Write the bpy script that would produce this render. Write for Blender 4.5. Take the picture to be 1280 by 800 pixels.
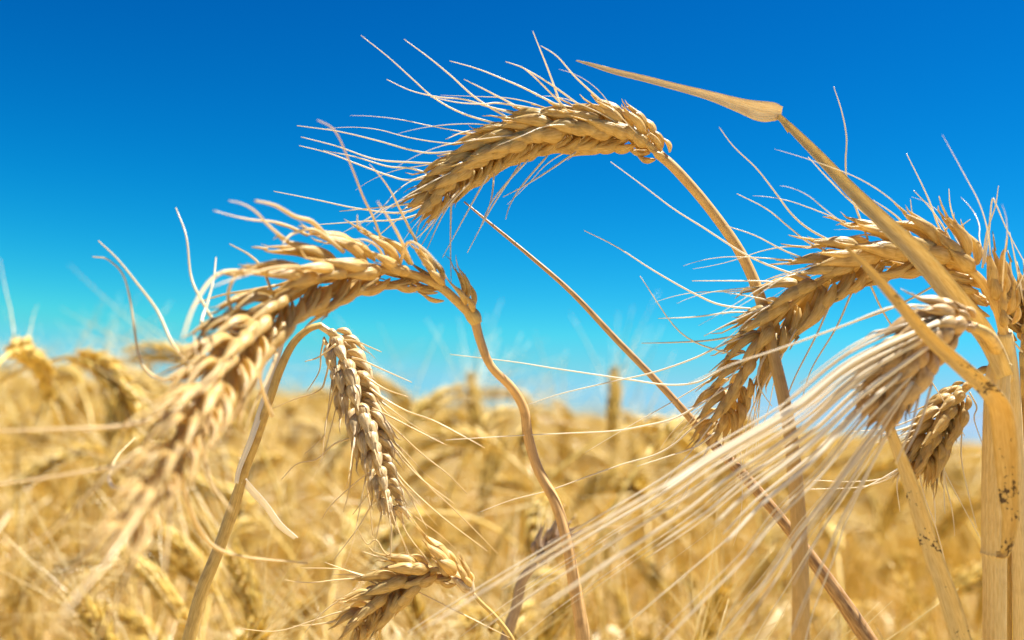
import bpy, math, random
import numpy as np
from mathutils import Vector, Matrix
random.seed(7)
rng = np.random.default_rng(11)
sc = bpy.context.scene
for o in list(bpy.data.objects): bpy.data.objects.remove(o)

# ------------------------------------------------------------------ camera, sky, sun, exposure
CAM_Z = 0.80
FPX = 1280 * 35.0 / 36.0            # focal length in photo pixels
cd = bpy.data.cameras.new('camera'); cam = bpy.data.objects.new('camera', cd)
sc.collection.objects.link(cam); sc.camera = cam
cd.lens = 35; cd.sensor_width = 36; cd.clip_start = 0.01; cd.clip_end = 6000
cam.matrix_world = (Matrix.Translation((0, 0, CAM_Z)) @ Matrix.Rotation(math.radians(95.2), 4, 'X')
                    @ Matrix.Rotation(math.radians(4.0), 4, 'Z'))
cd.dof.use_dof = True; cd.dof.focus_distance = 0.352; cd.dof.aperture_fstop = 7.0
cd.dof.aperture_blades = 0
CM = cam.matrix_world.copy()
SUN_EL, SUN_AZ = math.radians(66), math.radians(62)      # azimuth from +Y towards +X
w = bpy.data.worlds.new('World'); sc.world = w; w.use_nodes = True
nt = w.node_tree; N = nt.nodes; bg = N['Background']
sky = N.new('ShaderNodeTexSky'); sky.sky_type = 'NISHITA'; sky.sun_disc = False
sky.sun_elevation = SUN_EL; sky.sun_rotation = SUN_AZ; sky.altitude = 0
sky.air_density = 1.0; sky.dust_density = 0.05; sky.ozone_density = 6.0
EXPOSURE = 1.55
sep = N.new('ShaderNodeSeparateColor'); comb = N.new('ShaderNodeCombineColor'); nt.links.new(sky.outputs[0], sep.inputs[0])
def mth(op, a, b):
    m = N.new('ShaderNodeMath'); m.operation = op
    for q, v in enumerate((a, b)):
        if hasattr(v, 'is_output'): nt.links.new(v, m.inputs[q])
        else: m.inputs[q].default_value = v
    return m.outputs[0]
gg = mth('MULTIPLY', sep.outputs[1], 0.1); bb = mth('MULTIPLY', sep.outputs[2], 0.1); K = 10 / 2 ** EXPOSURE     # a deep, clear, polarised blue
nt.links.new(mth('MULTIPLY', mth('POWER', gg, 7.0), 3.8 * K), comb.inputs[0])
nt.links.new(mth('MINIMUM', mth('MULTIPLY', mth('POWER', gg, 1.9), 1.92 * K), 0.68 * K), comb.inputs[1])
nt.links.new(mth('MULTIPLY', mth('MAXIMUM', mth('MULTIPLY', mth('POWER', bb, 1.45), 1.46), mth('MULTIPLY', gg, 1.27)), K), comb.inputs[2])
nt.links.new(comb.outputs[0], bg.inputs[0]); bg.inputs[1].default_value = 0.10
sl = bpy.data.lights.new('sun', 'SUN'); sl.energy = 5.0; sl.angle = math.radians(0.5); sl.color = (1, 0.95, 0.87)
so = bpy.data.objects.new('sun', sl); sc.collection.objects.link(so)
sdir = Vector((math.sin(SUN_AZ) * math.cos(SUN_EL), math.cos(SUN_AZ) * math.cos(SUN_EL), math.sin(SUN_EL)))
so.rotation_euler = sdir.to_track_quat('Z', 'Y').to_euler(); so.location = (0, 0, 5)
sc.view_settings.view_transform = 'Standard'; sc.view_settings.look = 'None'
sc.view_settings.exposure = EXPOSURE; sc.view_settings.gamma = 1.0
sc.cycles.use_denoising = True; sc.cycles.max_bounces = 8; sc.cycles.transmission_bounces = 6
sc.cycles.diffuse_bounces = 5; sc.cycles.glossy_bounces = 3
sc.cycles.sample_clamp_indirect = 6; sc.cycles.caustics_reflective = False

# ------------------------------------------------------------------ materials
def straw(name, c1, c2, trans=0.28, rough=0.42, spots=0.0, stain=0.0, island=True, fibre=14.0, bump=0.25, scale_obj=None, spec=0.5, var=0.35):
    m = bpy.data.materials.new(name); m.use_nodes = True
    t = m.node_tree; n = t.nodes; L = t.links; n.clear()
    out = n.new('ShaderNodeOutputMaterial'); p = n.new('ShaderNodeBsdfPrincipled'); tr = n.new('ShaderNodeBsdfTranslucent')
    mx = n.new('ShaderNodeMixShader'); mx.inputs[0].default_value = trans
    tc = n.new('ShaderNodeTexCoord'); mp = n.new('ShaderNodeMapping')
    if scale_obj: mp.inputs['Scale'].default_value = scale_obj; L.new(tc.outputs['Object'], mp.inputs[0])
    else: mp.inputs['Scale'].default_value = (fibre, 0.9, 1); L.new(tc.outputs['UV'], mp.inputs[0])
    no = n.new('ShaderNodeTexNoise'); no.inputs['Scale'].default_value = 2.2; no.inputs['Detail'].default_value = 5
    L.new(mp.outputs[0], no.inputs['Vector'])
    geo = n.new('ShaderNodeNewGeometry'); oi = n.new('ShaderNodeObjectInfo')
    fac = n.new('ShaderNodeMath'); fac.operation = 'ADD'
    md = n.new('ShaderNodeMapRange'); md.inputs[3].default_value = -var; md.inputs[4].default_value = var
    if island: L.new(geo.outputs['Random Per Island'], md.inputs[0])
    else: L.new(oi.outputs['Random'], md.inputs[0])
    st = n.new('ShaderNodeMapRange'); st.inputs[1].default_value = 0.3; st.inputs[2].default_value = 0.7
    L.new(no.outputs[0], st.inputs[0])
    L.new(st.outputs[0], fac.inputs[0]); L.new(md.outputs[0], fac.inputs[1]); fac.use_clamp = True
    cm = n.new('ShaderNodeMix'); cm.data_type = 'RGBA'
    cm.inputs[6].default_value = (*c1, 1); cm.inputs[7].default_value = (*c2, 1)
    L.new(fac.outputs[0], cm.inputs[0])
    col = cm.outputs[2]
    if stain > 0:
        n5 = n.new('ShaderNodeTexNoise'); n5.inputs['Scale'].default_value = 260; n5.inputs['Detail'].default_value = 5; L.new(tc.outputs['Object'], n5.inputs['Vector'])
        r5 = n.new('ShaderNodeMapRange'); r5.inputs[1].default_value = 0.52; r5.inputs[2].default_value = 0.72; r5.inputs[4].default_value = stain; L.new(n5.outputs[0], r5.inputs[0])
        c5 = n.new('ShaderNodeMix'); c5.data_type = 'RGBA'; c5.inputs[7].default_value = (0.30, 0.15, 0.045, 1)
        L.new(r5.outputs[0], c5.inputs[0]); L.new(col, c5.inputs[6]); col = c5.outputs[2]
    if spots > 0:
        n2 = n.new('ShaderNodeTexNoise'); n2.inputs['Scale'].default_value = 5.0; n2.inputs['Detail'].default_value = 4
        m3 = n.new('ShaderNodeMapping'); m3.inputs['Scale'].default_value = (2.2, 1.3, 1); L.new(tc.outputs['UV'], m3.inputs[0]); L.new(m3.outputs[0], n2.inputs['Vector'])
        n4 = n.new('ShaderNodeTexNoise'); n4.inputs['Scale'].default_value = 70; L.new(tc.outputs['Object'], n4.inputs['Vector'])
        m4 = n.new('ShaderNodeMapRange'); m4.inputs[1].default_value = 0.45; m4.inputs[2].default_value = 0.62; m4.inputs[3].default_value = -.22; m4.inputs[4].default_value = 0.05; L.new(n4.outputs[0], m4.inputs[0])
        ad = n.new('ShaderNodeMath'); L.new(n2.outputs[0], ad.inputs[0]); L.new(m4.outputs[0], ad.inputs[1])
        r2 = n.new('ShaderNodeMapRange'); r2.inputs[1].default_value = 0.64 - 0.12 * spots; r2.inputs[2].default_value = 0.72 - 0.12 * spots
        L.new(ad.outputs[0], r2.inputs[0])
        c3 = n.new('ShaderNodeMix'); c3.data_type = 'RGBA'; c3.inputs[7].default_value = (0.07, 0.035, 0.015, 1)
        L.new(r2.outputs[0], c3.inputs[0]); L.new(col, c3.inputs[6]); col = c3.outputs[2]
    bm_ = n.new('ShaderNodeBump'); bm_.inputs['Strength'].default_value = bump; bm_.inputs['Distance'].default_value = 0.0004
    L.new(no.outputs[0], bm_.inputs['Height'])
    L.new(bm_.outputs[0], p.inputs['Normal'])
    L.new(col, p.inputs['Base Color']); L.new(col, tr.inputs[0])
    p.inputs['Roughness'].default_value = rough; p.inputs['Specular IOR Level'].default_value = spec
    L.new(p.outputs[0], mx.inputs[1]); L.new(tr.outputs[0], mx.inputs[2]); L.new(mx.outputs[0], out.inputs[0])
    return m
M = dict(
    husk=straw('golden_husk', (0.66, 0.45, 0.13), (0.90, 0.71, 0.34), 0.48, 0.34, stain=.4, bump=.7),
    husk_pale=straw('pale_husk', (0.56, 0.38, 0.14), (0.90, 0.76, 0.50), 0.34, 0.36, stain=.7, bump=.5),
    husk_brown=straw('brown_husk', (0.46, 0.27, 0.09), (0.74, 0.53, 0.25), 0.22, 0.40, stain=.5, bump=.5),
    awn=straw('awn_straw', (0.70, 0.52, 0.24), (0.86, 0.71, 0.44), 0.30, 0.30, island=False, bump=0.1),
    awn_white=straw('pale_awn', (0.82, 0.70, 0.48), (0.93, 0.86, 0.70), 0.25, 0.28, island=False, bump=0.1),
    stem=straw('stem_straw', (0.54, 0.36, 0.10), (0.78, 0.56, 0.20), 0.18, 0.42, island=False, stain=.55),
    stem_tan=straw('tan_stem', (0.60, 0.39, 0.13), (0.82, 0.57, 0.24), 0.25, 0.42, island=False, fibre=18, bump=.35, stain=.3),
    stem_red=straw('reddish_stem', (0.56, 0.33, 0.11), (0.78, 0.50, 0.21), 0.18, 0.45, island=False, stain=.55),
    stem_gold=straw('ribbed_gold_stem', (0.64, 0.46, 0.17), (0.87, 0.69, 0.35), 0.25, 0.36, island=False, fibre=26, bump=0.5, stain=.15),
    straw_dark=straw('dark_straw', (0.26, 0.13, 0.04), (0.62, 0.40, 0.18), 0.05, 0.35, island=False, fibre=9),
    leaf=straw('dry_leaf', (0.58, 0.41, 0.13), (0.86, 0.70, 0.36), 0.35, 0.36, island=False, fibre=20, bump=0.5),
    leaf_cream=straw('cream_dry_leaf', (0.66, 0.47, 0.22), (0.88, 0.75, 0.50), 0.35, 0.36, island=False, fibre=16, bump=.5),
    leaf_white=straw('white_dry_leaf', (0.74, 0.63, 0.48), (0.90, 0.84, 0.74), 0.25, 0.35, island=False, fibre=18),
    leaf_spot=straw('spotted_leaf', (0.60, 0.40, 0.12), (0.86, 0.66, 0.28), 0.25, 0.38, spots=1.2, island=False, fibre=20, bump=0.5),
    dark=straw('withered_husk', (0.26, 0.16, 0.09), (0.52, 0.37, 0.23), 0.1, 0.5),
    f_husk=straw('field_husk', (0.58, 0.41, 0.075), (0.87, 0.68, 0.205), 0.42, 0.40, scale_obj=(90, 90, 60)),
    f_stem=straw('field_stem', (0.57, 0.41, 0.09), (0.88, 0.70, 0.26), 0.32, 0.36, scale_obj=(200, 200, 20), island=False),
    f_awn=straw('field_awn', (0.74, 0.59, 0.26), (0.92, 0.82, 0.52), 0.30, 0.22, scale_obj=(60, 60, 30), island=False),
    f_leaf=straw('field_leaf', (0.62, 0.47, 0.17), (0.92, 0.82, 0.56), 0.40, 0.24, scale_obj=(120, 120, 25), island=False),
    f_mass=straw('field_mass', (0.58, 0.41, 0.075), (0.87, 0.68, 0.205), 0.45, 0.38, scale_obj=(40, 40, 20)),
)

# ------------------------------------------------------------------ helpers
def P(px, py, d):
    """a point seen at a place of the photograph, d metres in front of the camera"""
    return CM @ Vector(((px - 640) / FPX * d, (400 - py) / FPX * d, -d))
def mm(px, d): return px / FPX * d

class MB:
    def __init__(s): s.v = []; s.f = []; s.uv = []
    def ring_loft(s, rings, uvs, cap=True):
        b = len(s.v); n = len(rings[0])
        for r in rings: s.v.extend(r)
        for i in range(len(rings) - 1):
            for j in range(n):
                k = (j + 1) % n
                s.f.append((b + i*n + j, b + i*n + k, b + (i+1)*n + k, b + (i+1)*n + j))
                u0, u1 = j / n, (j + 1) / n
                s.uv.append(((u0, uvs[i]), (u1, uvs[i]), (u1, uvs[i+1]), (u0, uvs[i+1])))
        if cap:
            s.f.append(tuple(b + j for j in reversed(range(n)))); s.uv.append(tuple((j / n, uvs[0]) for j in range(n)))
            e = b + (len(rings) - 1) * n
            s.f.append(tuple(e + j for j in range(n))); s.uv.append(tuple((j / n, uvs[-1]) for j in range(n)))
    def sheet(s, rows, uvs):
        b = len(s.v); n = len(rows[0])
        for r in rows: s.v.extend(r)
        for i in range(len(rows) - 1):
            for j in range(n - 1):
                s.f.append((b + i*n + j, b + i*n + j + 1, b + (i+1)*n + j + 1, b + (i+1)*n + j))
                u0, u1 = j / (n - 1), (j + 1) / (n - 1)
                s.uv.append(((u0, uvs[i]), (u1, uvs[i]), (u1, uvs[i+1]), (u0, uvs[i+1])))
    def build(s, name, mat, parent=None, loc=None):
        me = bpy.data.meshes.new(name)
        loc = Vector(loc) if loc is not None else (parent['_w'] if False else (WLOC[parent.name] if parent else Vector((0, 0, 0))))
        me.from_pydata([tuple(Vector(p) - loc) for p in s.v], [], s.f)
        uvl = me.uv_layers.new(name='UVMap')
        flat = [c for f in s.uv for p in f for c in p]
        uvl.data.foreach_set('uv', flat)
        me.polygons.foreach_set('use_smooth', [True] * len(me.polygons))
        me.materials.append(mat)
        o = bpy.data.objects.new(name, me); sc.collection.objects.link(o)
        WLOC[o.name] = loc
        if parent: o.parent = parent; o.location = loc - WLOC[parent.name]
        else: o.location = loc
        return o
WLOC = {}
def thing(name, label, cat, loc, group=None):
    o = bpy.data.objects.new(name, None); sc.collection.objects.link(o)
    o.empty_display_size = 0.02
    o.location = loc; o['label'] = label; o['category'] = cat
    if group: o['group'] = group
    WLOC[o.name] = Vector(loc)
    return o

def spline(pts, per=8):
    """Catmull-Rom through tuples of any length (x, y, z, extra...)"""
    a = np.array(pts, float)
    if len(a) < 3: 
        t = np.linspace(0, 1, per + 1)[:, None]; return a[0] * (1 - t) + a[-1] * t
    a = np.vstack([2*a[0] - a[1], a, 2*a[-1] - a[-2]])
    out = []
    for i in range(1, len(a) - 2):
        p0, p1, p2, p3 = a[i-1], a[i], a[i+1], a[i+2]
        for k in range(per):
            t = k / per
            out.append(0.5 * (2*p1 + (p2-p0)*t + (2*p0-5*p1+4*p2-p3)*t*t + (3*p1-p0-3*p2+p3)*t**3))
    out.append(a[-2]); return np.array(out)
def frames(c):
    c = [Vector(p) for p in c]; T = []
    for i in range(len(c)):
        a = c[max(0, i-1)]; b = c[min(len(c)-1, i+1)]; v = b - a
        T.append(v.normalized() if v.length > 1e-9 else Vector((0, 0, 1)))
    n = T[0].orthogonal().normalized(); F = []
    for i in range(len(c)):
        n = (n - T[i] * n.dot(T[i])); n = n.normalized() if n.length > 1e-6 else T[i].orthogonal().normalized()
        F.append((c[i], T[i], n.copy(), T[i].cross(n)))
    return F
def tube(mb, c, r, n=8, ribs=0, rib_amp=0.0):
    """tube along centre points c with radii r"""
    F = frames(c); rings = []; uvs = []; L = 0
    for i, (p, T, nn, b) in enumerate(F):
        if i: L += (p - F[i-1][0]).length
        ring = []
        for j in range(n):
            a = 2 * math.pi * j / n; rr = r[i] * (1 + rib_amp * math.cos(a * ribs)) if ribs else r[i]
            ring.append(p + (nn * math.cos(a) + b * math.sin(a)) * rr)
        rings.append(ring); uvs.append(L * 100)
    mb.ring_loft(rings, uvs)
def px_path(pts, per=8):
    """pts: (px, py, depth, width in px) -> world centres, radii"""
    a = spline(pts, per)
    return [P(x, y, d) for x, y, d, *_ in a], [max(0.00005, mm(q[3], q[2]) / 2) for q in a]
def to_ground(c, r, dx=0.0, dy=0.03, steps=8):
    """continue a path from its last point down to the soil"""
    p = Vector(c[-1]); q = Vector(c[-2]); T = (p - q).normalized(); c = list(c); r = list(r)
    h = p.z
    g = Vector((p.x + T.x * 0.12 + dx, p.y + T.y * 0.12 + dy, 0))
    for k in range(1, steps + 1):
        t = k / steps
        a = p + T * (h * 0.4); m = (1-t)**2 * p + 2*(1-t)*t * a + t*t * g if a.z > 0 else p.lerp(g, t)
        c.append(m); r.append(r[-1] * 1.01)
    c[-1] = g - Vector((0, 0, 0.01))
    return c, r
def ribbon(mb, c, wd, side=None, fold=0.35, thick=0.00018, twist=0.0, n=5, wave=0.0):
    """dry leaf blade with a V fold and real thickness"""
    F = frames(c); rings = []; uvs = []; L = 0
    for i, (p, T, nn, b) in enumerate(F):
        if i: L += (p - F[i-1][0]).length
        s = side(p, T) if side else nn
        s = (s - T * s.dot(T)).normalized()
        t = i / (len(F) - 1)
        if twist: s = Matrix.Rotation(twist * t, 3, T) @ s
        up = T.cross(s).normalized()
        if wave: p = p + up * math.sin(t * 17) * wave
        top = []; bot = []
        for j in range(n):
            u = j / (n - 1) * 2 - 1
            q = p + s * (u * wd[i]) + up * (abs(u) * fold * wd[i])
            top.append(q + up * thick); bot.append(q - up * thick)
        rings.append(top + bot[::-1]); uvs.append(L * 100)
    mb.ring_loft(rings, uvs)
VIEW0 = CM.translation
def facing(p, T): return T.cross((p - VIEW0).normalized())
PLUMP = np.array([(0, .35), (.1, .72), (.25, .96), (.45, 1.0), (.62, .90), (.76, .66), (.87, .36), (.94, .15), (1, .03)])
PROF = np.array([(0, .30), (.08, .60), (.20, .92), (.34, 1.0), (.50, .88), (.64, .64), (.76, .40), (.87, .20), (.94, .10), (1, .025)])
def kernel(mb, base, D, out, L, W, Tk, nr=9, ns=10, bulge=0.13, seed=0.0, curl=0.3, plump=0.0):
    """a husk: boat-shaped, keeled, drawn out to a point; 'out' is its outer face"""
    D = D.normalized(); out = (out - D * out.dot(D)).normalized(); s = D.cross(out)
    rings = []; uvs = []
    for i in range(nr):
        v = i / (nr - 1); wv = float(np.interp(v, PROF[:, 0], PROF[:, 1]) * (1 - plump) + np.interp(v, PLUMP[:, 0], PLUMP[:, 1]) * plump)
        c = base + D * (L * v) + out * (L * (bulge * math.sin(math.pi * min(1, v * 1.1)) + curl * max(0, v - .55) ** 2))
        ring = []
        for j in range(ns):
            a = 2 * math.pi * (j + .5) / ns; ca, sa = math.cos(a), math.sin(a)
            k = 1 + 0.30 * max(0, ca) ** 8 + 0.05 * math.sin(5 * a + seed * 9)
            tk = Tk * (0.62 if ca < 0 else 1)
            ring.append(c + out * (ca * tk * wv * k * .5) + s * (sa * W * wv * .5))
        rings.append(ring); uvs.append(v * 2.2 + seed * 7)
    mb.ring_loft(rings, uvs)
    return base + D * (L * .97) + out * (L * curl * .18)
def awn_curve(mb, pts, r0, r1=0.00007, n=5):
    k = len(pts); rad = [r0 + (r1 - r0) * (i / (k - 1)) ** 1.3 for i in range(k)]
    tube(mb, pts, rad, n)
def wild_awn(start, D, L, bend, rnd, seg=9, droop=0.0):
    """a free awn: leaves along D and curves towards 'bend'"""
    pts = [Vector(start)]; d = D.normalized(); step = L / seg
    k = Vector((rnd.gauss(0, 1), rnd.gauss(0, 1), rnd.gauss(0, 1))) * 0.05
    for i in range(seg):
        d = (d + bend * (1.0 / seg) + k + Vector((0, 0, -droop / seg))).normalized()
        if i == seg // 2: k = -k
        pts.append(pts[-1] + d * step)
    return [Vector(q[:3]) for q in spline([tuple(p) for p in pts], 3)]

def make_ear(root, axis, n_sp, size, roll, husk, awn_mat, rnd, wild=10, wild_len=0.06, spread=0.30, open_=0.0, traced=(), awn_r=0.0004,
             hi=True, view=None, merge=False, bend=Vector((0, 0, 0)), droop=0.0, taper=True, fat=1.0, plump=0.0, long_=1.18, size_f=None):
    """axis: world points from base to tip.  ear (its axis) > spikelet..., awn..."""
    A = spline([tuple(p) for p in axis], 10)
    seg = np.r_[0, np.cumsum(np.linalg.norm(np.diff(A, axis=0), axis=1))]
    tot = seg[-1]
    def at(t):
        x = t * tot; p = Vector([np.interp(x, seg, A[:, k]) for k in range(3)])
        x0, x1 = max(0, x - .003), min(tot, x + .003)
        q0 = Vector([np.interp(x0, seg, A[:, k]) for k in range(3)]); q1 = Vector([np.interp(x1, seg, A[:, k]) for k in range(3)])
        return p, (q1 - q0).normalized()
    mb = MB()
    tube(mb, [Vector(p) for p in A], [size * .085 * (1.15 - .8 * i / len(A)) for i in range(len(A))], 7 if hi else 4)
    ear = None if merge else mb.build('ear', husk, root, loc=tuple(A[0]))
    tips = []
    size0 = size
    for i in range(n_sp):
        t = (i + .35) / n_sp * .965
        size = size0 * (size_f(t) if size_f else 1)
        p, T = at(t); sgn = 1 if i % 2 else -1
        v = (p - (view if view is not None else VIEW0)).normalized()
        S = T.cross(v).normalized(); V = S.cross(T).normalized()
        ro = (roll(t) if callable(roll) else roll) + rnd.gauss(0, .13)
        Nn = S * math.cos(ro) + V * math.sin(ro); B = T.cross(Nn)
        env = (min(1, .48 + t * 2.6) * (1 if t < .6 else 1 - .42 * (t - .6) / .4)) if taper else 1
        sz = size * env * rnd.uniform(.86, 1.14)
        m2 = mb if merge else MB()
        oq = open_(t) if callable(open_) else open_
        op = spread * (1 + oq * rnd.uniform(0, 1.5))
        base = p + Nn * (sgn * size * .07) + T * (size * rnd.gauss(0, .06))
        Lk, Wk = sz * long_, sz * .40 * fat
        kk = dict(nr=11, ns=12) if hi else dict(nr=6, ns=6)
        fl = [(-.75, 0.85, .98, .92), (.75, 0.85, .98, .92), (0.0, 1.25, 1.04, 0.85)]
        gl = [(-.95, .70, .74, 1.0), (.95, .70, .74, 1.0)]
        for (k, oo, ll, ww) in (gl + fl):
            isg = ll < .8
            D = T + Nn * (sgn * op * oo * rnd.uniform(.85, 1.15)) + B * (k * .27 * rnd.uniform(.8, 1.2)) + Vector((rnd.gauss(0, .04), rnd.gauss(0, .04), rnd.gauss(0, .04))) * (1 + 2 * oq)
            ou = Nn * (sgn * .75) + B * (k * 1.0) if k else Nn * sgn
            b2 = base + B * (k * size * .13) + T * (0 if isg else size * .20) + Nn * (sgn * size * (.05 if isg else .03))
            tip = kernel(m2, b2, D, ou, Lk * ll, Wk * ww, Wk * .66, seed=rnd.random(), curl=rnd.uniform(0, .6) * (1 + oq), plump=plump, **kk)
            if not isg:
                tips.append((tip, D.normalized(), ou.normalized(), t)); Dn = D.normalized()
                if hi:
                    kernel(m2, b2 + T * size * .1, D + ou.normalized() * .10 + Vector((rnd.gauss(0, .07), rnd.gauss(0, .07), rnd.gauss(0, .07))), ou, Lk * ll * rnd.uniform(.86, 1.02), Wk * ww * .62, Wk * .5, seed=rnd.random(), curl=rnd.uniform(.2, .9), nr=9, ns=8)
                    q = rnd.uniform(.1, .55) * sz; e = Vector((rnd.gauss(0, .25), rnd.gauss(0, .25), rnd.gauss(0, .25)))
                    awn_curve(m2, [tip - Dn * sz * .12, tip + Dn * q * .5, tip + (Dn + e * .6).normalized() * q], sz * .03, sz * .008, 4)
            elif hi:   # little beak on the glume
                awn_curve(m2, [tip, tip + D.normalized() * sz * .12, tip + D.normalized() * sz * .2 + ou * sz * .02], sz * .022, sz * .004, 4)
        if not merge: m2.build('spikelet', husk, ear)
    # terminal husk
    rnd.shuffle(tips)
    made = []
    for j in range(min(wild, len(tips))):
        tip, D, ou, t = tips[j]
        L = wild_len * rnd.uniform(.6, 1.15)
        pts = wild_awn(tip - D * size * .1, D + ou * .15, L, bend + ou * rnd.uniform(0, .4), rnd, seg=9 if hi else 5, droop=droop)
        a = MB() if not merge else mb
        awn_curve(a, pts if hi else pts[::3], awn_r, awn_r * .25, 5 if hi else 3)
        if not merge: made.append(a.build('awn', awn_mat, ear, loc=tuple(pts[0])))
    for tr in traced:
        a = MB(); poly, d0, d1, r0 = tr
        k = len(poly)
        pts = spline([(x, y, d0 + (d1 - d0) * i / (k - 1)) for i, (x, y) in enumerate(poly)], 6)
        pts = [P(*q) for q in pts]
        awn_curve(a, pts, r0, r0 * .35)
        a.build('awn', awn_mat, ear, loc=tuple(pts[0]))
    return mb if merge else ear

# ------------------------------------------------------------------ ground
def ground():
    mb = MB(); n = 60; ys = np.concatenate([[-3], np.geomspace(0.2, 5000, n)])
    rows = []; 
    for y in ys: rows.append([Vector((x * (4 + abs(y) * 1.2), y, 0)) for x in np.linspace(-1, 1, 41)])
    mb.sheet(rows, list(range(len(rows))))
    m = straw('stubble_soil', (0.30, 0.21, 0.10), (0.55, 0.40, 0.18), 0, 0.9, scale_obj=(30, 30, 30), island=False, spec=.1)
    o = mb.build('ground', m); o['kind'] = 'structure'
ground()

# ------------------------------------------------------------------ the ears in front
EARS = 'wheat ears close to the camera'
def stalk(label, stem_pts, stem_mat, dx=0.0, dy=0.03, n=12, name='wheat_stalk', ribs=0, cat='wheat stalk', per=8, group=None, rib_amp=.05):
    """stem_pts from the top down (px, py, depth, width px); goes on to the ground"""
    c, r = px_path(stem_pts, per); c, r = to_ground(c, r, dx, dy)
    root = thing(name, label, cat, (c[-1].x, c[-1].y, 0), group)
    mb = MB(); tube(mb, c, r, n, ribs, rib_amp); st = mb.build('stem', stem_mat, root)
    return root, st
def rev(p): return list(reversed(p))
def TR(lst, d0, d1, r0=0.00042): return [(rev(p), d0, d1, r0) for p in lst]    # traced tip first

# 1 the highest ear, sharp, arching to the left
rnd = random.Random(3)
root, st = stalk('tall smooth orange stalk carrying the highest golden ear, arching left against the sky',
    [(822, 192, .350, 11.5), (845, 212, .350, 12.5), (885, 258, .350, 12.5), (925, 315, .348, 13.3), (950, 372, .345, 14.3), (966, 440, .338, 15.1),
     (980, 500, .330, 16.0), (990, 560, .322, 17.8), (998, 650, .315, 19.6), (1001, 740, .310, 21.4), (1001, 840, .308, 22.3)], M['stem_tan'])
ax = [P(x, y, d) for x, y, d in [(838, 203, .350), (800, 174, .350), (755, 163, .350), (700, 164, .350), (650, 175, .349), (600, 200, .348), (560, 228, .347), (532, 256, .346)]]
E1 = [[(451, 44), (485, 71), (516, 99), (541, 121), (572, 139), (604, 150), (640, 158)], [(505, 49), (535, 71), (563, 94), (597, 124), (645, 153)],
      [(483, 99), (513, 113), (547, 121), (579, 124), (610, 133), (660, 147)], [(538, 121), (572, 128), (604, 130), (626, 129), (680, 138)],
      [(562, 76), (597, 86), (632, 100), (657, 111), (700, 133)], [(580, 99), (610, 114), (650, 135)], [(632, 77), (654, 85), (688, 105), (728, 134)],
      [(652, 83), (672, 100), (706, 134)], [(666, 39), (676, 64), (687, 92), (702, 134)], [(676, 57), (697, 71), (722, 99), (764, 137)],
      [(371, 157), (422, 164), (469, 175), (516, 188), (547, 191), (605, 184)], [(376, 171), (422, 183), (469, 199), (516, 203), (580, 206)],
      [(374, 182), (410, 191), (447, 205), (485, 219), (513, 225), (555, 217)], [(404, 188), (444, 196), (485, 208), (516, 211), (560, 226)],
      [(342, 239), (397, 250), (444, 260), (500, 266), (535, 254)], [(424, 264), (485, 258), (545, 250)], [(394, 281), (450, 277), (500, 274), (540, 262)],
      [(557, 174), (585, 164), (620, 164)], [(604, 277), (614, 249), (618, 214)], [(600, 285), (613, 255), (632, 230), (660, 200)], [(632, 274), (638, 255), (654, 230), (684, 195)],
      [(629, 246), (654, 233), (685, 214), (720, 190)], [(517, 304), (526, 275), (540, 250)], [(523, 313), (551, 266), (575, 235)], [(529, 322), (557, 263), (590, 225)],
      [(564, 354), (563, 300), (564, 250)], [(553, 322), (584, 265), (612, 215)], [(584, 316), (614, 260), (650, 205)]]
make_ear(root, ax, 25, .0147, math.radians(52), M['husk'], M['awn_white'], rnd, wild=20, wild_len=.042, awn_r=.00022, spread=.30, traced=TR(E1, .348, .335, .00038),
         bend=Vector((-.2, 0, -.5)), fat=1.05, plump=.25, long_=1.2)

# 2 the blurred ear arching down to the left, towards the camera
rnd = random.Random(5)
root, st = stalk('stalk with wavy pinkish stem and frayed blurred ear bowing to the lower left',
    [(592, 392, .335, 12.8), (600, 425, .335, 11.4), (614, 458, .335, 10.6), (640, 485, .337, 11.4), (655, 512, .338, 12.1), (660, 545, .338, 12.8), (672, 585, .336, 12.8), (695, 630, .332, 13.6),
     (708, 675, .328, 14.3), (718, 730, .325, 15.9), (728, 790, .322, 18.1), (735, 850, .320, 19.7)], M['stem_red'])
mb = MB(); c, r = px_path([(586, 388, .335, 16), (592, 396, .335, 19), (596, 405, .335, 14)], 5); tube(mb, c, r, 10); mb.build('node', M['stem'], root)
ax = [P(x, y, d) for x, y, d in [(590, 394, .335), (545, 355, .330), (490, 338, .324), (430, 340, .312), (370, 362, .298), (320, 405, .282), (280, 460, .262), (245, 520, .242), (205, 585, .226), (166, 645, .212), (128, 695, .202)]]
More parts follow.
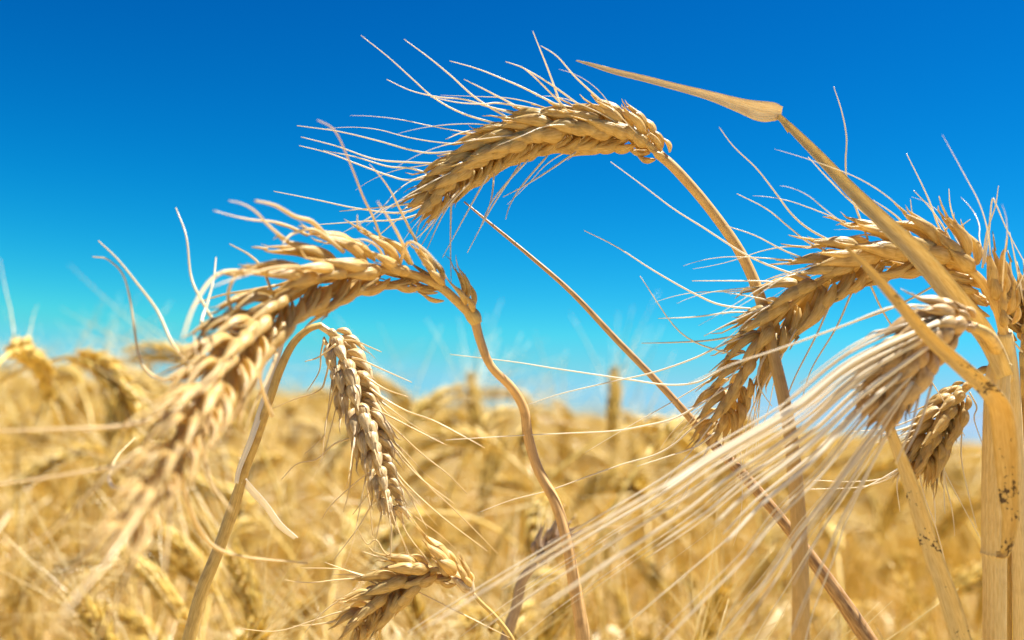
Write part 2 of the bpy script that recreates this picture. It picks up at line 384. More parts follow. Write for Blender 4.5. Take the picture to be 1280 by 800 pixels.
E2 = [([(123, 301), (147, 324), (172, 355), (197, 389), (216, 430), (237, 455), (262, 468)], .27, .30, .0005),
      ([(116, 321), (134, 324), (153, 342), (162, 371), (167, 402), (173, 442), (184, 464), (206, 475), (250, 468)], .27, .30, .0005),
      ([(220, 260), (233, 296), (239, 346), (253, 377), (272, 405), (305, 420)], .28, .31, .00052),
      ([(270, 322), (267, 349), (259, 380), (252, 408), (268, 450)], .27, .30, .0005), ([(287, 305), (312, 319), (328, 336), (342, 370)], .295, .31, .0005),
      ([(228, 424), (241, 386), (262, 352), (287, 339), (345, 345)], .295, .225, .0007), ([(319, 251), (344, 257), (369, 271), (391, 278), (412, 300)], .305, .27, .0009),
      ([(353, 305), (366, 292), (394, 288), (430, 315)], .305, .28, .0007), ([(397, 150), (419, 164), (438, 205), (454, 246), (469, 277), (485, 325)], .322, .28, .00042),
      ([(472, 252), (494, 286), (515, 330)], .325, .28, .0006), ([(247, 448), (243, 425), (250, 411), (300, 400)], .285, .25, .0004),
      ([(169, 547), (147, 570), (137, 594), (141, 609), (165, 612)], .24, .30, .0006), ([(-20, 540), (62, 537), (141, 534), (187, 525), (245, 505)], .25, .23, .0007),
      ([(-20, 608), (62, 597), (141, 584), (187, 572), (215, 560)], .24, .24, .0007), ([(442, 300), (457, 300), (473, 310), (485, 335)], .32, .29, .0005),
      ([(552, 335), (530, 312), (510, 303), (500, 330)], .324, .29, .0006), ([(385, 704), (310, 697), (270, 685), (248, 660), (232, 620), (225, 570)], .24, .30, .0008),
      ([(325, 330), (300, 338), (285, 370), (300, 400), (340, 400)], .29, .26, .0007), ([(345, 435), (325, 470), (340, 520)], .285, .25, .0006),
      ([(60, 745), (95, 705), (130, 670), (160, 640)], .225, .22, .0009), 
      ([(290, 640), (262, 600), (250, 540)], .25, .25, .0007), ([(205, 720), (212, 650), (220, 570)], .235, .22, .0006)]
make_ear(root, ax, 29, .0170, lambda t: math.radians(25 + 40 * t), M['husk'], M['awn'], rnd, wild=16, wild_len=.035, spread=.27, open_=lambda t: .6 if t < .40 else -.25,
         traced=[(rev(p), a, b, r) for p, a, b, r in E2], awn_r=.0005, bend=Vector((-.4, -.3, -.5)), fat=.72, long_=1.45, size_f=lambda t: 1.0 - .50 * max(0, t - .32))

# 3 the sharp drooping ear
rnd = random.Random(8)
root, st = stalk('wheat stalk with hooked stem and sharp pale lilac ear hanging straight down',
    [(402, 406, .360, 7.4), (385, 412, .358, 9.0), (366, 430, .356, 9.8), (350, 462, .354, 10.7), (337, 500, .352, 10.7), (322, 545, .352, 11.5), (305, 592, .352, 11.5), (290, 640, .352, 15.6), (272, 690, .350, 15.6), (252, 740, .348, 16.4), (236, 800, .346, 17.2)],
    M['stem'])
mb = MB(); c, r = px_path([(362, 402, .358, 2), (352, 432, .356, 5), (342, 465, .354, 7), (328, 508, .352, 8), (314, 550, .350, 7), (300, 585, .350, 6), (296, 604, .350, 5)], 6)
ribbon(mb, c, r, facing, .5, twist=.4); mb.build('leaf', M['leaf_white'], root)
mb = MB(); c, r = px_path([(304, 600, .351, 8), (318, 616, .358, 9), (333, 632, .365, 8), (350, 655, .372, 9), (370, 672, .378, 7)], 6)
ribbon(mb, c, r, facing, .4, twist=.8); mb.build('leaf', M['leaf_white'], root)
ax = [P(x, y, d) for x, y, d in [(400, 407, .360), (416, 420, .360), (430, 450, .356), (444, 490, .351), (458, 530, .346), (470, 570, .342), (482, 610, .339), (494, 645, .337)]]
E3 = [[(381, 452), (399, 446), (420, 430)], [(477, 440), (446, 427), (430, 425)], [(515, 478), (481, 463), (452, 450), (440, 447)], [(510, 496), (481, 486), (455, 470)],
      [(606, 560), (577, 544), (540, 525), (509, 514), (481, 499), (462, 485)], [(559, 557), (521, 538), (484, 519), (465, 510)], [(584, 617), (559, 592), (527, 567), (487, 530), (470, 515)],
      [(568, 630), (527, 599), (496, 567), (478, 545)], [(340, 511), (368, 499), (399, 488), (407, 471), (412, 450)], [(384, 489), (399, 464), (401, 442), (405, 425)],
      [(381, 567), (404, 546), (407, 530), (418, 486), (425, 470)], [(352, 599), (371, 580), (396, 574), (418, 555), (452, 542), (460, 520)],
      [(403, 648), (415, 630), (446, 602), (474, 580), (484, 560)], [(441, 643), (465, 611), (487, 585), (488, 570)], [(417, 700), (434, 678), (450, 656), (464, 631), (480, 600)],
      [(466, 669), (462, 631), (459, 609), (464, 590)], [(543, 710), (512, 672), (500, 647), (494, 620)], [(622, 692), (569, 638), (534, 606), (500, 566), (480, 545)],
      [(609, 689), (550, 644), (503, 600), (484, 570)], [(534, 661), (509, 616), (490, 590)], [(429, 640), (436, 615), (440, 580), (445, 550)], [(488, 700), (489, 670), (490, 630)]]
make_ear(root, ax, 18, .0134, math.radians(50), M['husk_pale'], M['awn'], rnd, wild=14, wild_len=.032, awn_r=.0002, spread=.42, traced=TR(E3, .348, .345, .00040), fat=1.05, plump=.55, long_=1.0, size_f=lambda t: 1.05 - .3 * t)

# 4 the broken ear at the bottom
rnd = random.Random(12)
root, st = stalk('short wheat stalk with small bent pale ear low at the bottom, its husks loosened',
    [(592, 742, .352, 4), (600, 752, .352, 5), (620, 772, .352, 6), (640, 800, .352, 7), (655, 840, .352, 8)], M['stem'])
mb = MB()
for (x, y, x2, y2, wd) in ((592, 742, 560, 718, 9), (560, 720, 545, 700, 7), (588, 745, 592, 722, 5)):
    kernel(mb, P(x, y, .351), P(x2, y2, .351) - P(x, y, .351), Vector((0, -1, .3)), (P(x2, y2, .351) - P(x, y, .351)).length, mm(wd + 4, .351), mm(wd + 3, .351))
mb.build('base_husk', M['husk_pale'], root)
ax = [P(x, y, d) for x, y, d in [(590, 740, .352), (572, 722, .352), (545, 712, .351), (515, 722, .350), (488, 739, .349), (464, 761, .348), (440, 786, .348)]]
E5 = [[(447, 662), (459, 680), (470, 675), (481, 691), (498, 702)], [(452, 689), (475, 697), (500, 706)], [(375, 710), (425, 712), (470, 724)], [(406, 703), (441, 716), (475, 728)], [(417, 718), (447, 720), (480, 735)],
      [(381, 791), (403, 766), (441, 741), (470, 740)], [(300, 786), (347, 789), (394, 775), (422, 766), (455, 760)], [(637, 797), (581, 769), (519, 738), (491, 723)]]
make_ear(root, ax, 12, .0126, math.radians(35), M['husk'], M['awn'], rnd, wild=3, wild_len=.025, spread=.34, open_=.3, traced=TR(E5, .350, .348, .00036), fat=.95, plump=.3)

# 5 the long arching ear on the right
rnd = random.Random(21)
root, st = stalk('tall stalk at the right, its long ear arching over to the left',
    [(1256, 415, .335, 17), (1264, 470, .342, 18), (1270, 560, .348, 17), (1274, 680, .350, 17), (1277, 800, .350, 18), (1278, 840, .350, 18)], M['stem_gold'], ribs=9, n=18)
ax = [P(x, y, d) for x, y, d in [(1256, 420, .335), (1246, 385, .335), (1222, 346, .336), (1180, 322, .338), (1130, 318, .339), (1080, 327, .340), (1030, 350, .341), (985, 385, .342), (950, 430, .343), (920, 482, .345), (893, 545, .347)]]
E4 = [[(899, 159), (917, 183), (946, 211), (971, 243), (990, 268), (1014, 288), (1060, 312)], [(921, 242), (958, 261), (989, 286), (1014, 305), (1050, 320)], [(907, 282), (943, 294), (980, 313), (1011, 325), (1050, 338)],
      [(763, 202), (805, 233), (842, 261), (880, 285), (930, 317), (970, 335), (1015, 350)], [(865, 351), (927, 351), (958, 352), (1005, 356)], [(730, 288), (770, 308), (820, 340), (870, 368), (905, 382), (965, 388)],
      [(823, 398), (870, 396), (917, 390), (960, 392)], [(802, 429), (843, 428), (890, 425), (945, 415)], [(563, 443), (640, 452), (690, 460), (743, 468), (790, 475), (834, 481), (871, 478), (899, 464), (935, 448)],
      [(659, 506), (702, 492), (765, 477), (815, 466), (865, 449), (906, 430), (950, 415)], [(557, 550), (640, 545), (702, 542), (765, 539), (802, 533), (840, 524), (871, 508), (915, 480)],
      [(600, 640), (640, 625), (687, 613), (734, 596), (780, 580), (818, 569), (843, 555), (868, 533), (905, 505)], [(796, 583), (834, 571), (871, 558), (895, 540)],
      [(1091, 250), (1111, 263), (1127, 277), (1145, 305)], [(1138, 249), (1141, 271), (1146, 285), (1160, 305)], [(1133, 192), (1152, 230), (1163, 255), (1172, 280), (1185, 310)], [(1142, 238), (1161, 258), (1180, 285), (1195, 315)],
      [(1186, 236), (1188, 258), (1196, 283), (1212, 320)], [(1248, 232), (1244, 258), (1233, 292), (1228, 335)], [(1290, 345), (1261, 292), (1246, 258), (1240, 250), (1236, 290), (1230, 330)],
      [(1213, 274), (1199, 283), (1183, 286), (1182, 310)], [(1010, 340), (1036, 305), (1064, 296), (1092, 294), (1125, 305)], [(948, 471), (952, 455), (965, 430)], [(965, 508), (952, 489), (947, 471), (953, 450), (975, 420)],
      [(1042, 108), (1052, 139), (1058, 171), (1057, 205), (1061, 235), (1085, 300)], [(1010, 196), (1034, 222), (1064, 252), (1110, 290)], [(880, 470), (917, 455), (974, 436), (1055, 407), (1120, 383), (1180, 350)],
      [(930, 545), (945, 500), (985, 430), (1010, 385)], [(975, 530), (990, 480), (1020, 420), (1040, 375)], [(1002, 500), (1015, 460), (1045, 410), (1065, 365)], [(880, 420), (920, 400), (970, 378), (1015, 362)],
      [(905, 365), (945, 372), (985, 382)], [(1206, 545), (1160, 470), (1110, 400), (1085, 350)], [(800, 345), (850, 420), (905, 455), (935, 460)][:1] + [(850, 415), (905, 440), (940, 440)]]
make_ear(root, ax, 25, .0176, lambda t: math.radians(28 + 20 * t), M['husk'], M['awn_white'], rnd, wild=38, wild_len=.045, awn_r=.00024, spread=.36, open_=.2, traced=TR(E4, .341, .336, .00039),
         bend=Vector((-.3, 0, -.5)), fat=.85)

# 6 the thick ribbed stalk with the folded blade high up and the spotted withered leaf
root, st = stalk('thick ribbed golden stalk at the right with a long blade folded at its top',
    [(1252, 452, .322, 23.2), (1247, 475, .322, 27.5), (1244, 560, .322, 28.4), (1243, 640, .322, 28.4), (1243, 684, .322, 29.2), (1243, 692, .322, 31.8), (1243, 700, .322, 26.7), (1243, 760, .322, 25.8), (1243, 840, .322, 25.8)],
    M['stem_gold'], ribs=17, n=68, rib_amp=.06, cat='wheat stalk')
mb = MB(); c, r = px_path([(1256, 470, .318, 20.3), (1232, 420, .317, 23.4), (1196, 376, .316, 26.5), (1150, 322, .317, 25.0), (1105, 278, .320, 19.5), (1060, 234, .326, 15.6), (1020, 192, .332, 12.5), (990, 162, .336, 9.4), (974, 146, .338, 6.2)], 8)
ribbon(mb, c, r, facing, .45, .0003, twist=.25, n=7); lf = mb.build('leaf', M['leaf'], root)
mb = MB(); c, r = px_path([(977, 141, .338, 15), (966, 140, .338, 23), (950, 139, .338, 25), (925, 132, .338, 18), (890, 121, .338, 12), (850, 110, .338, 9), (805, 98, .338, 8), (765, 89, .338, 7), (735, 80, .338, 4), (720, 75, .338, 1)], 8)
ribbon(mb, c, r, facing, .18, .00012, twist=.5, n=7, wave=.0003); mb.build('folded_tip', M['leaf_cream'], lf)
mb = MB(); c, r = px_path([(988, 163, .338, 9), (980, 152, .337, 8), (973, 145, .337, 7)], 5)
ribbon(mb, c, r, facing, .3, .0003, n=5); mb.build('crease', M['leaf'], lf)
rl = root
mb = MB(); c, r = px_path([(1058, 310, .285, 4.4), (1085, 335, .285, 9.6), (1125, 380, .285, 14.1), (1165, 425, .287, 17.0), (1205, 460, .290, 19.2), (1235, 486, .295, 22.2), (1252, 510, .300, 26.6), (1258, 545, .303, 29.6), (1262, 600, .306, 25.2), (1266, 650, .308, 19.2), (1258, 690, .311, 11.8), (1246, 694, .314, 7.4)], 8)
ribbon(mb, c, r, facing, .5, .0004, twist=.5, n=7, wave=.0004); o = mb.build('leaf', M['leaf_spot'], root); o['label'] = 'withered yellow leaf with dark spots'

# 7 brown ear in front with the sweeping bundle of awns
rnd = random.Random(33)
root, st = stalk('stalk whose brown ear trails thick white awns to the lower left',
    [(1216, 408, .305, 12), (1240, 425, .310, 16), (1262, 480, .345, 16), (1275, 560, .355, 16), (1285, 680, .36, 18), (1290, 840, .36, 18)], M['stem'])
ax = [P(x, y, d) for x, y, d in [(1218, 408, .306), (1195, 402, .304), (1170, 415, .302), (1145, 440, .300), (1122, 468, .298), (1104, 500, .296)]]
A = [(1175, 400), (1067, 446), (986, 506), (880, 566), (819, 603), (725, 655), (600, 727), (520, 775)]
G = [(1140, 480), (1085, 565), (1045, 630), (1015, 680), (985, 735), (960, 780), (935, 830), (910, 880)]
E6 = []
for i, t in enumerate((-.02, .0, .015, .03, .045, .07, .10, .16, .20, .22, .27, .34, .37, .44, .50, .53, .60, .68, .72, .80, .86, .93, 1.0)):
    t += rnd.uniform(-.012, .012)
    ln = rnd.choice([5, 6, 6, 7, 7, 8]) if i > 3 else 8
    j = [(rnd.gauss(0, 4), rnd.gauss(0, 4)) for _ in range(2)]
    poly = []
    for k in range(ln):
        q = k / 7; x = A[k][0] * (1 - t) + G[k][0] * t + j[0][0] * (1 - q) + j[1][0] * q * 3; y = A[k][1] * (1 - t) + G[k][1] * t + j[0][1] * (1 - q) + j[1][1] * q * 3
        poly.append((x, y))
    E6.append((poly, rnd.uniform(.290, .300), rnd.uniform(.25, .30), rnd.choice((.00034, .00042, .0005, .0007, .00078))))
for i in range(26):      # finer ones between and below
    t = rnd.uniform(-.05, 1.25); q0 = rnd.uniform(1, 2.5); j1, j2 = rnd.gauss(0, 9), rnd.gauss(0, 22)
    E6.append(([((A[k][0] * (1 - t) + G[k][0] * t) + j1 * (1 - k / 7) + j2 * k / 7, (A[k][1] * (1 - t) + G[k][1] * t) + j2 * .4 * k / 7) for k in range(rnd.choice([5, 6, 7, 8]))], .298, rnd.uniform(.27, .33), rnd.uniform(.00018, .0003)))
for p in ([(1185, 385), (1120, 383), (1055, 407), (974, 436), (917, 455), (860, 480)], [(1150, 490), (1140, 530), (1120, 580)], [(1165, 480), (1150, 530), (1130, 570)],
          [(1150, 400), (1085, 425), (1030, 462), (985, 500), (960, 530)], [(1175, 395), (1110, 412), (1060, 435), (1000, 480)]):
    E6.append((p, .298, .285, .00042))
make_ear(root, ax, 15, .0135, math.radians(50), M['husk_brown'], M['awn_white'], rnd, wild=0, spread=.32, traced=E6, fat=1.15, plump=.6)

# 8 small grey-gold ear under it
rnd = random.Random(41)
root, st = stalk('wheat stalk with small drooping ear hanging between the thick stalk and the white awns',
    [(1213, 480, .342, 8), (1228, 463, .344, 10), (1244, 468, .348, 11), (1252, 500, .352, 12), (1256, 600, .355, 13), (1258, 840, .356, 14)], M['stem'])
ax = [P(x, y, d) for x, y, d in [(1214, 480, .342), (1200, 494, .341), (1183, 518, .340), (1168, 545, .339), (1152, 582, .338)]]
E7 = [[(1228, 678), (1193, 613), (1177, 581), (1161, 547), (1170, 525)], [(1221, 660), (1211, 619), (1202, 575), (1202, 531), (1195, 515)], [(1190, 735), (1170, 660), (1155, 619), (1149, 578), (1160, 555)],
      [(1232, 565), (1218, 525), (1221, 509), (1212, 490)], [(1010, 600), (1070, 602), (1110, 596), (1140, 578), (1165, 550)], [(1002, 612), (1080, 608), (1125, 590), (1160, 555)], [(1060, 540), (1110, 535), (1150, 520), (1185, 500)],
      [(1070, 560), (1115, 548), (1150, 535), (1180, 520)], [(1125, 640), (1122, 600), (1140, 575)]]
make_ear(root, ax, 13, .0118, math.radians(35), M['husk'], M['awn_white'], rnd, wild=6, wild_len=.025, spread=.34, traced=TR(E7, .339, .336, .00034), fat=.95, plump=.25, long_=1.2)

# 9 ear cut by the right edge
rnd = random.Random(44)
root, st = stalk('wheat stalk half cut off by the right edge of the view, with an upright ear',
    [(1280, 440, .350, 12), (1284, 520, .352, 14), (1286, 680, .354, 15), (1288, 840, .355, 15)], M['stem'])
ax = [P(x, y, d) for x, y, d in [(1280, 445, .350), (1282, 415, .350), (1290, 375, .350), (1310, 340, .350)]]
make_ear(root, ax, 9, .0150, math.radians(40), M['husk'], M['awn_white'], rnd, wild=6, wild_len=.05, spread=.5, open_=.5, traced=TR([[(1262, 290), (1270, 330), (1280, 380)], [(1255, 400), (1262, 420), (1278, 440)], [(1225, 345), (1255, 390), (1282, 410)]], .349, .345, .0004))

# 10 loose straws
c, r = px_path([(1096, 478, .318, 5), (1112, 535, .318, 12), (1138, 605, .318, 18), (1163, 685, .317, 22), (1188, 755, .316, 24), (1210, 830, .315, 25)], 8); c, r = to_ground(c, r, .02, .03)
root = thing('dry_straw', 'flattened yellow straw with dark mould spots leaning left of the thick stalk', 'straw', (c[-1].x, c[-1].y, 0))
mb = MB(); ribbon(mb, c, r, facing, .35, .0005, n=7); mb.build('blade', M['leaf_spot'], root)
c, r = px_path([(580, 252, .352, 2.0), (610, 277, .352, 3.5), (660, 318, .352, 5), (715, 366, .351, 6.5), (770, 424, .350, 8), (830, 486, .349, 9), (890, 553, .348, 11)], 8)
c2, r2 = px_path([(886, 549, .348, 13), (940, 606, .344, 14), (985, 660, .340, 14), (1025, 712, .336, 17), (1062, 765, .333, 20), (1105, 830, .330, 22)], 8); c2, r2 = to_ground(c2, r2, .03, .02)
root = thing('dry_straw', 'thin straight brown straw slanting up leftwards to a point under the highest ear', 'straw', (c2[-1].x, c2[-1].y, 0))
mb = MB(); tube(mb, c2, r2, 10); mb.build('stem', M['straw_dark'], root)
mb = MB(); tube(mb, c, r, 10); mb.build('tip', M['straw_dark'], root)
# 11 withered grey stalk, blurred
rnd = random.Random(51)
root, st = stalk('withered grey brown stalk with shrivelled tip low in the middle, out of focus',
    [(668, 704, .43, 11), (652, 728, .43, 13), (645, 760, .43, 14), (632, 800, .43, 15), (620, 850, .43, 16)], M['dark'])
ax = [P(x, y, d) for x, y, d in [(666, 706, .43), (678, 690, .43), (690, 680, .43), (702, 668, .43)]]
make_ear(root, ax, 5, .011, .5, M['dark'], M['awn'], rnd, wild=2, wild_len=.03, spread=.3, open_=.5)

# ------------------------------------------------------------------ the field: prototypes
def proto(k, droop, ear_len, n_awn, hi_low=False):
    """a stalk standing at the origin, bowing towards +X; returns dict of bmesh-like parts"""
    rnd = random.Random(100 + k)
    H = .70; pts = [Vector((0, 0, 0))]
    d = Vector((rnd.uniform(-.05, .1), rnd.uniform(-.05, .05), 1)).normalized(); p = Vector((0, 0, 0))
    for i in range(7):
        p = p + d * (H / 8); pts.append(p.copy())
        d = (d + Vector((.02 + .05 * (i > 4) * droop, 0, 0))).normalized()
    neck = 6
    a = 0; ang = math.atan2(d.x, d.z)
    for i in range(neck):
        ang += droop * .33 / neck * 2; p = p + Vector((math.sin(ang), 0, math.cos(ang))) * .022; pts.append(p.copy())
    axis = [p.copy()]
    for i in range(6):
        ang += droop * .55 / 6 * 2; p = p + Vector((math.sin(ang), rnd.uniform(-.1, .1), math.cos(ang))).normalized() * (ear_len / 6); axis.append(p.copy())
    top = max(q.z for q in pts + axis)
    return pts, axis, top, rnd
FIELD = 'wheat stalks standing blurred in the field behind'
protos = []; APEX = []
specs = [(.25, .075, 14), (.6, .08, 13), (.9, .075, 13), (1.2, .08, 13), (1.45, .07, 12), (.75, .065, 14), (1.05, .085, 12), (1.6, .075, 11)]
def leaf_geo(mb, base, az, L, wid, rnd, n=9, cross=3):
    p = Vector(base); el = rnd.uniform(.7, 1.3); pts = []; wds = []
    kink = rnd.randint(3, 6)
    for i in range(n):
        t = i / (n - 1); pts.append(p.copy()); wds.append(wid * (1 - t) ** .6 + .0002)
        p = p + Vector((math.cos(az) * math.cos(el), math.sin(az) * math.cos(el), math.sin(el))) * (L / n)
        el -= rnd.uniform(.1, .35); az += rnd.uniform(-.25, .25)
        if i == kink: el -= rnd.uniform(.3, 1.2)
    ribbon(mb, pts, wds, None, .4, .00015, twist=rnd.uniform(-2, 2), n=cross)
for k, (droop, el, na) in enumerate(specs):
    pts, axis, top, rnd = proto(k, droop, el, na)
    root = thing('wheat_stalk', 'golden wheat stalk with bearded ear out of focus in the field behind', 'wheat stalk', (0, 0, 0), FIELD)
    mb = MB(); cc = spline([tuple(p) for p in pts], 3); tube(mb, [Vector(p) for p in cc], [.0019 - .0007 * i / len(cc) for i in range(len(cc))], 6); mb.build('stem', M['f_stem'], root)
    far = Vector((0, -50, .5))
    mbm = make_ear(root, axis, 18, .0125, rnd.uniform(0, 1.5), M['f_husk'], M['f_awn'], rnd, wild=0, spread=.33, hi=False, view=far, merge=True, open_=.3)
    ear = mbm.build('ear', M['f_husk'], root, loc=tuple(axis[0]))
    for j in range(na):
        i = rnd.randint(1, 6); q = axis[i]; T = (axis[i] - axis[i-1]).normalized()
        sd = T.cross(Vector((rnd.gauss(0, 1), rnd.gauss(0, 1), rnd.gauss(0, 1)))).normalized()
        a = MB(); w_ = wild_awn(q + sd * .004, T + sd * rnd.uniform(.25, .7), rnd.uniform(.055, .11), sd * rnd.uniform(-.2, .3), rnd, 5)
        awn_curve(a, w_[::3], .00045, .0001, 4); a.build('awn', M['f_awn'], ear, loc=tuple(w_[0]))
    for j in range(3):
        mb = MB(); b = cc[rnd.randint(9, 19)]; leaf_geo(mb, b, rnd.uniform(0, 6.28), rnd.uniform(.10, .2), rnd.uniform(.002, .0042), rnd); mb.build('leaf', M['f_leaf'], root)
    protos.append((root, top)); APEX.append(max(pts + axis, key=lambda q: q.z))
def copy_stalk(root):
    r = root.copy(); sc.collection.objects.link(r)
    for ch in root.children:
        c = ch.copy(); sc.collection.objects.link(c); c.parent = r
        for g in ch.children:
            d = g.copy(); sc.collection.objects.link(d); d.parent = c
    return r
def canopy_top(px, d):
    """how far above the eye the ears reach at this column of the view"""
    h = float(np.interp(px, [-100, 60, 200, 350, 520, 700, 800, 900, 1050, 1400], [.055, .050, .034, .020, .014, .016, .012, -.002, -.010, -.014]))
    return h
rnd = random.Random(77)
used = [False] * len(protos)
def place(k, x, y, rz, top, tilt=0.0, label=None):
    root, t0 = protos[k]
    o = root if not used[k] else copy_stalk(root)
    used[k] = True
    s = top / t0; o.location = (x, y, 0); o.scale = (1.0, 1.0, s) if False else (s, s, s)
    o.rotation_euler = (rnd.gauss(0, .09), rnd.gauss(0, .09), rz)
    if label: o['label'] = label; o.rotation_euler = (0, 0, rz)
    return o
n_ind = 0
# stratified by distance: nearest first
def frustum_xy(px, d):
    v = P(px, 510, d); return v.x, v.y
ds = []
for d in np.arange(.74, 1.80, .06):
    n = int(d * 1.03 * .06 * 1.12 * 225 + .5)
    for i in range(n):
        ds.append((d + rnd.uniform(0, .06), -40 + (i + rnd.random()) / n * 1360))
for d, px in ds[:242]:
    x, y = frustum_xy(px, d)
    top = CAM_Z + canopy_top(px, d) * min(1.0, d / .9) - (rnd.random() ** 1.2) * .22
    if d < 1.05 and 420 < px < 900: top = min(top, CAM_Z - .03)
    k = rnd.choice([0, 0, 0, 1, 1, 1, 2, 2, 3, 4, 5, 5, 5, 6, 7])
    place(k, x, y, rnd.uniform(0, 6.283), top); n_ind += 1
dmax = ds[:242][-1][0]
# low stalks nearer than the rest, their ears under the sharp ones
for i in range(26):
    d = rnd.uniform(.56, .76); px = rnd.uniform(-20, 1300); py = rnd.uniform(640, 830)
    v = P(px, py, d); place(rnd.choice([0, 0, 1, 5, 2]), v.x, v.y, rnd.uniform(0, 6.283), v.z)
for i in range(22):      # ears under the view, only their beards reach up into it
    d = rnd.uniform(.44, .60); v = P(rnd.uniform(-20, 1300), rnd.uniform(790, 900), d); place(rnd.choice([0, 0, 1, 5]), v.x, v.y, rnd.uniform(0, 6.283), v.z)
# stalks that stand out behind the sharp ears
for (px, py, d, k, rz, lab) in (
        (588, 472, .95, 0, 1.9, 'upright blurred ear on grey stem standing behind and right of the sharp drooping ear'),
        (768, 466, .92, 0, 1.5, 'tallest blurred upright ear behind the thin brown straw, in the middle'),
        (632, 540, .90, 0, 1.0, 'blurred brownish stem and ear behind the wavy pinkish stem'),
        (22, 436, .64, 3, 1.7, 'large blurred ear bowing at the left edge, highest there'),
        (85, 446, .70, 4, -.3, 'large blurred nodding ear second from the left edge'),
        (200, 440, .85, 2, 3.0, 'blurred hooked ear standing above the others behind the curled awns at left'),
        (655, 512, 1.25, 3, 0.1, 'blurred ear bowing low to the right of the wavy pinkish stem')):
    v = P(px, py, d); q = Matrix.Rotation(rz, 3, 'Z') @ (APEX[k] * (v.z / protos[k][1])); o = place(k, v.x - q.x, v.y - q.y, rz, v.z, label=lab)
# ------------------------------------------------------------------ the field: the far mass
def low_stalk(seed, droop, awns, near):
    pts, axis, top, r_ = proto(seed, droop, .085, 0)
    mb = MB()
    tube(mb, [Vector(p) for p in pts[2::2 if near else 5]] + [axis[0]], [.0017] * (len(pts[2::2 if near else 5]) + 1), 4 if near else 3)
    ax = spline([tuple(p) for p in axis], 4)
    if near:
        for i in range(18):
            q = Vector(ax[int(i / 18 * (len(ax) - 2))]); T = (Vector(ax[int(i / 18 * (len(ax) - 2)) + 1]) - q).normalized()
            sd = T.cross(Vector((0, 1, 0))).normalized() * (1 if i % 2 else -1); fb = T.cross(sd) * r_.uniform(-.6, .6)
            kernel(mb, q + sd * .001, T + sd * .35 + fb, sd + fb * 2, .0125, .0052, .0046, nr=4, ns=5)
        for j in range(awns):
            i = r_.randint(1, 6); q = axis[i]; T = (axis[i] - axis[i-1]).normalized()
            sd = T.cross(Vector((r_.gauss(0, 1), r_.gauss(0, 1), r_.gauss(0, 1)))).normalized()
            w_ = [q, q + (T + sd * .4) * .03, q + (T + sd * .55) * .065]
            tube(mb, w_, [.0005, .0004, .0001], 3)
        b = pts[r_.randint(3, 6)]; leaf_geo(mb, b, r_.uniform(0, 6.28), .16, .004, r_, 6)
    else:
        tube(mb, [Vector(p) for p in axis], [.003, .007, .0085, .008, .007, .005, .001], 5)
        for j in range(3):
            q = axis[r_.randint(2, 6)]; sd = Vector((r_.gauss(0, 1), r_.gauss(0, 1), r_.gauss(.6, 1))).normalized()
            tube(mb, [q, q + sd * .06], [.001, .0002], 3)
    return mb, top
def mass(name, label, placements, lows, mat):
    vs = []; loops = []; starts = []; tot = []; base = 0; nl = 0
    pre = []
    for mb, top in lows:
        v = np.array([tuple(p) for p in mb.v], np.float32); f = mb.f
        li = np.concatenate([np.array(q) for q in f]); ln = np.array([len(q) for q in f]); pre.append((v, li, ln, top))
    for (k, x, y, rz, tp, tx, ty) in placements:
        v, li, ln, top = pre[k]; s = tp / top; c_, s_ = math.cos(rz), math.sin(rz)
        q = v * s; q = np.stack([q[:, 0] * c_ - q[:, 1] * s_ + x + tx * q[:, 2], q[:, 0] * s_ + q[:, 1] * c_ + y + ty * q[:, 2], q[:, 2]], 1)
        vs.append(q); loops.append(li + base); tot.append(ln); base += len(v)
    v = np.concatenate(vs); li = np.concatenate(loops); ln = np.concatenate(tot); st_ = np.r_[0, np.cumsum(ln)[:-1]]
    me = bpy.data.meshes.new(name); me.vertices.add(len(v)); me.vertices.foreach_set('co', v.ravel())
    me.loops.add(len(li)); me.loops.foreach_set('vertex_index', li.astype(np.int32))
    me.polygons.add(len(ln)); me.polygons.foreach_set('loop_start', st_.astype(np.int32)); me.polygons.foreach_set('loop_total', ln.astype(np.int32))
    me.polygons.foreach_set('use_smooth', np.ones(len(ln), bool)); me.update(calc_edges=True); me.validate()
    me.materials.append(mat)
    o = bpy.data.objects.new(name, me); sc.collection.objects.link(o); o['kind'] = 'stuff'; o['label'] = label; return o
near_low = [low_stalk(200 + i, dr, 14, True) for i, dr in enumerate((.15, .3, .5, .8, 1.3, 1.0))]
far_low = [low_stalk(230 + i, dr, 0, False) for i, dr in enumerate((.4, .8, 1.2, 1.5))]
pl = []
d = dmax
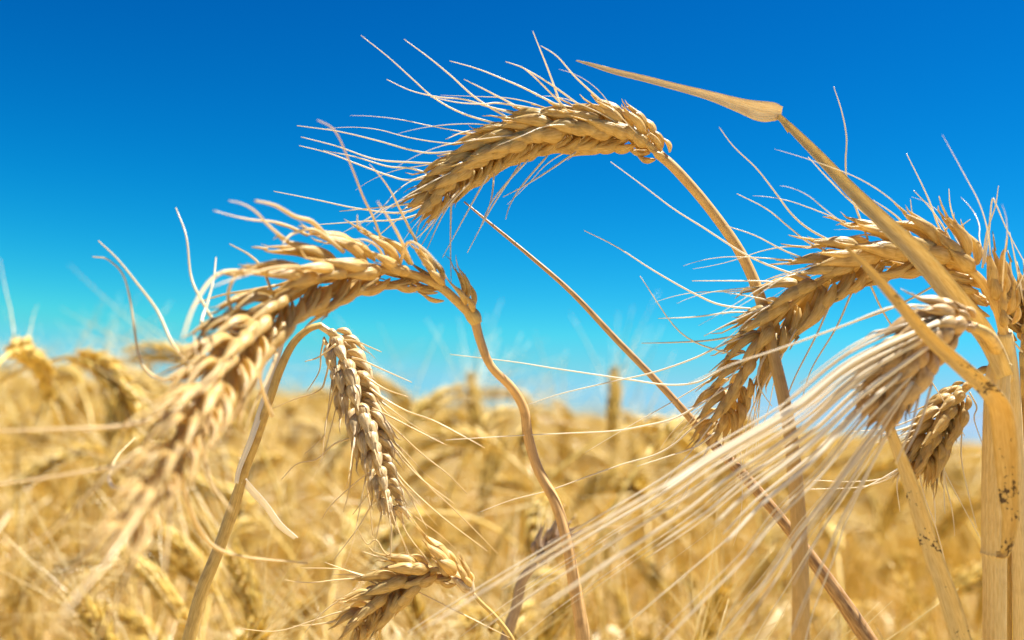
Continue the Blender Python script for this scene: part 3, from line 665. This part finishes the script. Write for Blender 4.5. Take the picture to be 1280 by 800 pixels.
while d < 7:
    dd = .08 * d; n = int((d * 1.03 * 1.15) * dd * float(np.interp(d, [1.5, 3, 7], [360, 230, 100])))
    for i in range(int(n * 1.35)):
        de = d + rnd.uniform(0, dd); px = rnd.uniform(-90, 1370) if i < n else rnd.choice((rnd.uniform(-500, -90), rnd.uniform(1370, 1780))); x, y = frustum_xy(px, de)
        top = CAM_Z + canopy_top(px, de) * (1 if de < 2 else 2 / de) * .8 - .005 * min(de, 4) - rnd.random() ** 1.1 * .2
        pl.append((rnd.randrange(6), x, y, rnd.uniform(0, 6.283), top, rnd.gauss(0, .10), rnd.gauss(0, .10)))
    d += dd
for i in range(420):      # the field goes on beside the view
    de = rnd.uniform(.7, 1.75); px = rnd.choice((rnd.uniform(-500, -70), rnd.uniform(1350, 1780))); x, y = frustum_xy(px, de)
    pl.append((rnd.randrange(6), x, y, rnd.uniform(0, 6.283), CAM_Z - .02 - rnd.random() * .18, rnd.gauss(0, .06), rnd.gauss(0, .06)))
mass('wheat_field', 'ripe golden wheat of the field farther back, a blurred mass', pl, near_low, M['f_mass'])
pl = []
d = 7.0
while d < 60:
    dd = .1 * d; n = int(min(3600, 1.4 * d * 1.15 * dd * float(np.interp(d, [7, 15, 60], [60, 22, 2.2]))))
    for i in range(n):
        de = d + rnd.uniform(0, dd); px = rnd.uniform(-360, 1640); x, y = frustum_xy(px, de)
        pl.append((rnd.randrange(4), x, y, rnd.uniform(0, 6.283), CAM_Z - .02 - rnd.random() * .10, rnd.gauss(0, .05), rnd.gauss(0, .05)))
    d += dd
mass('distant_wheat', 'distant golden wheat running to the horizon', pl, far_low, M['f_mass'])
# closed canopy far off, too dense to see single stalks
def canopy():
    mb = MB(); ys = np.geomspace(9, 4500, 160); rows = []
    for i, y in enumerate(ys):
        rows.append([Vector((x * (3 + y * .75), y, .66 + rng.uniform(-.05, .05) + (0 if i else -.6))) for x in np.linspace(-1, 1, 260)])
    mb.sheet(rows, list(range(len(rows))))
    o = mb.build('wheat_canopy', M['f_mass']); o['kind'] = 'stuff'; o['label'] = 'far wheat canopy up to the horizon'
canopy()
print('individual stalks', n_ind, 'dmax', dmax)
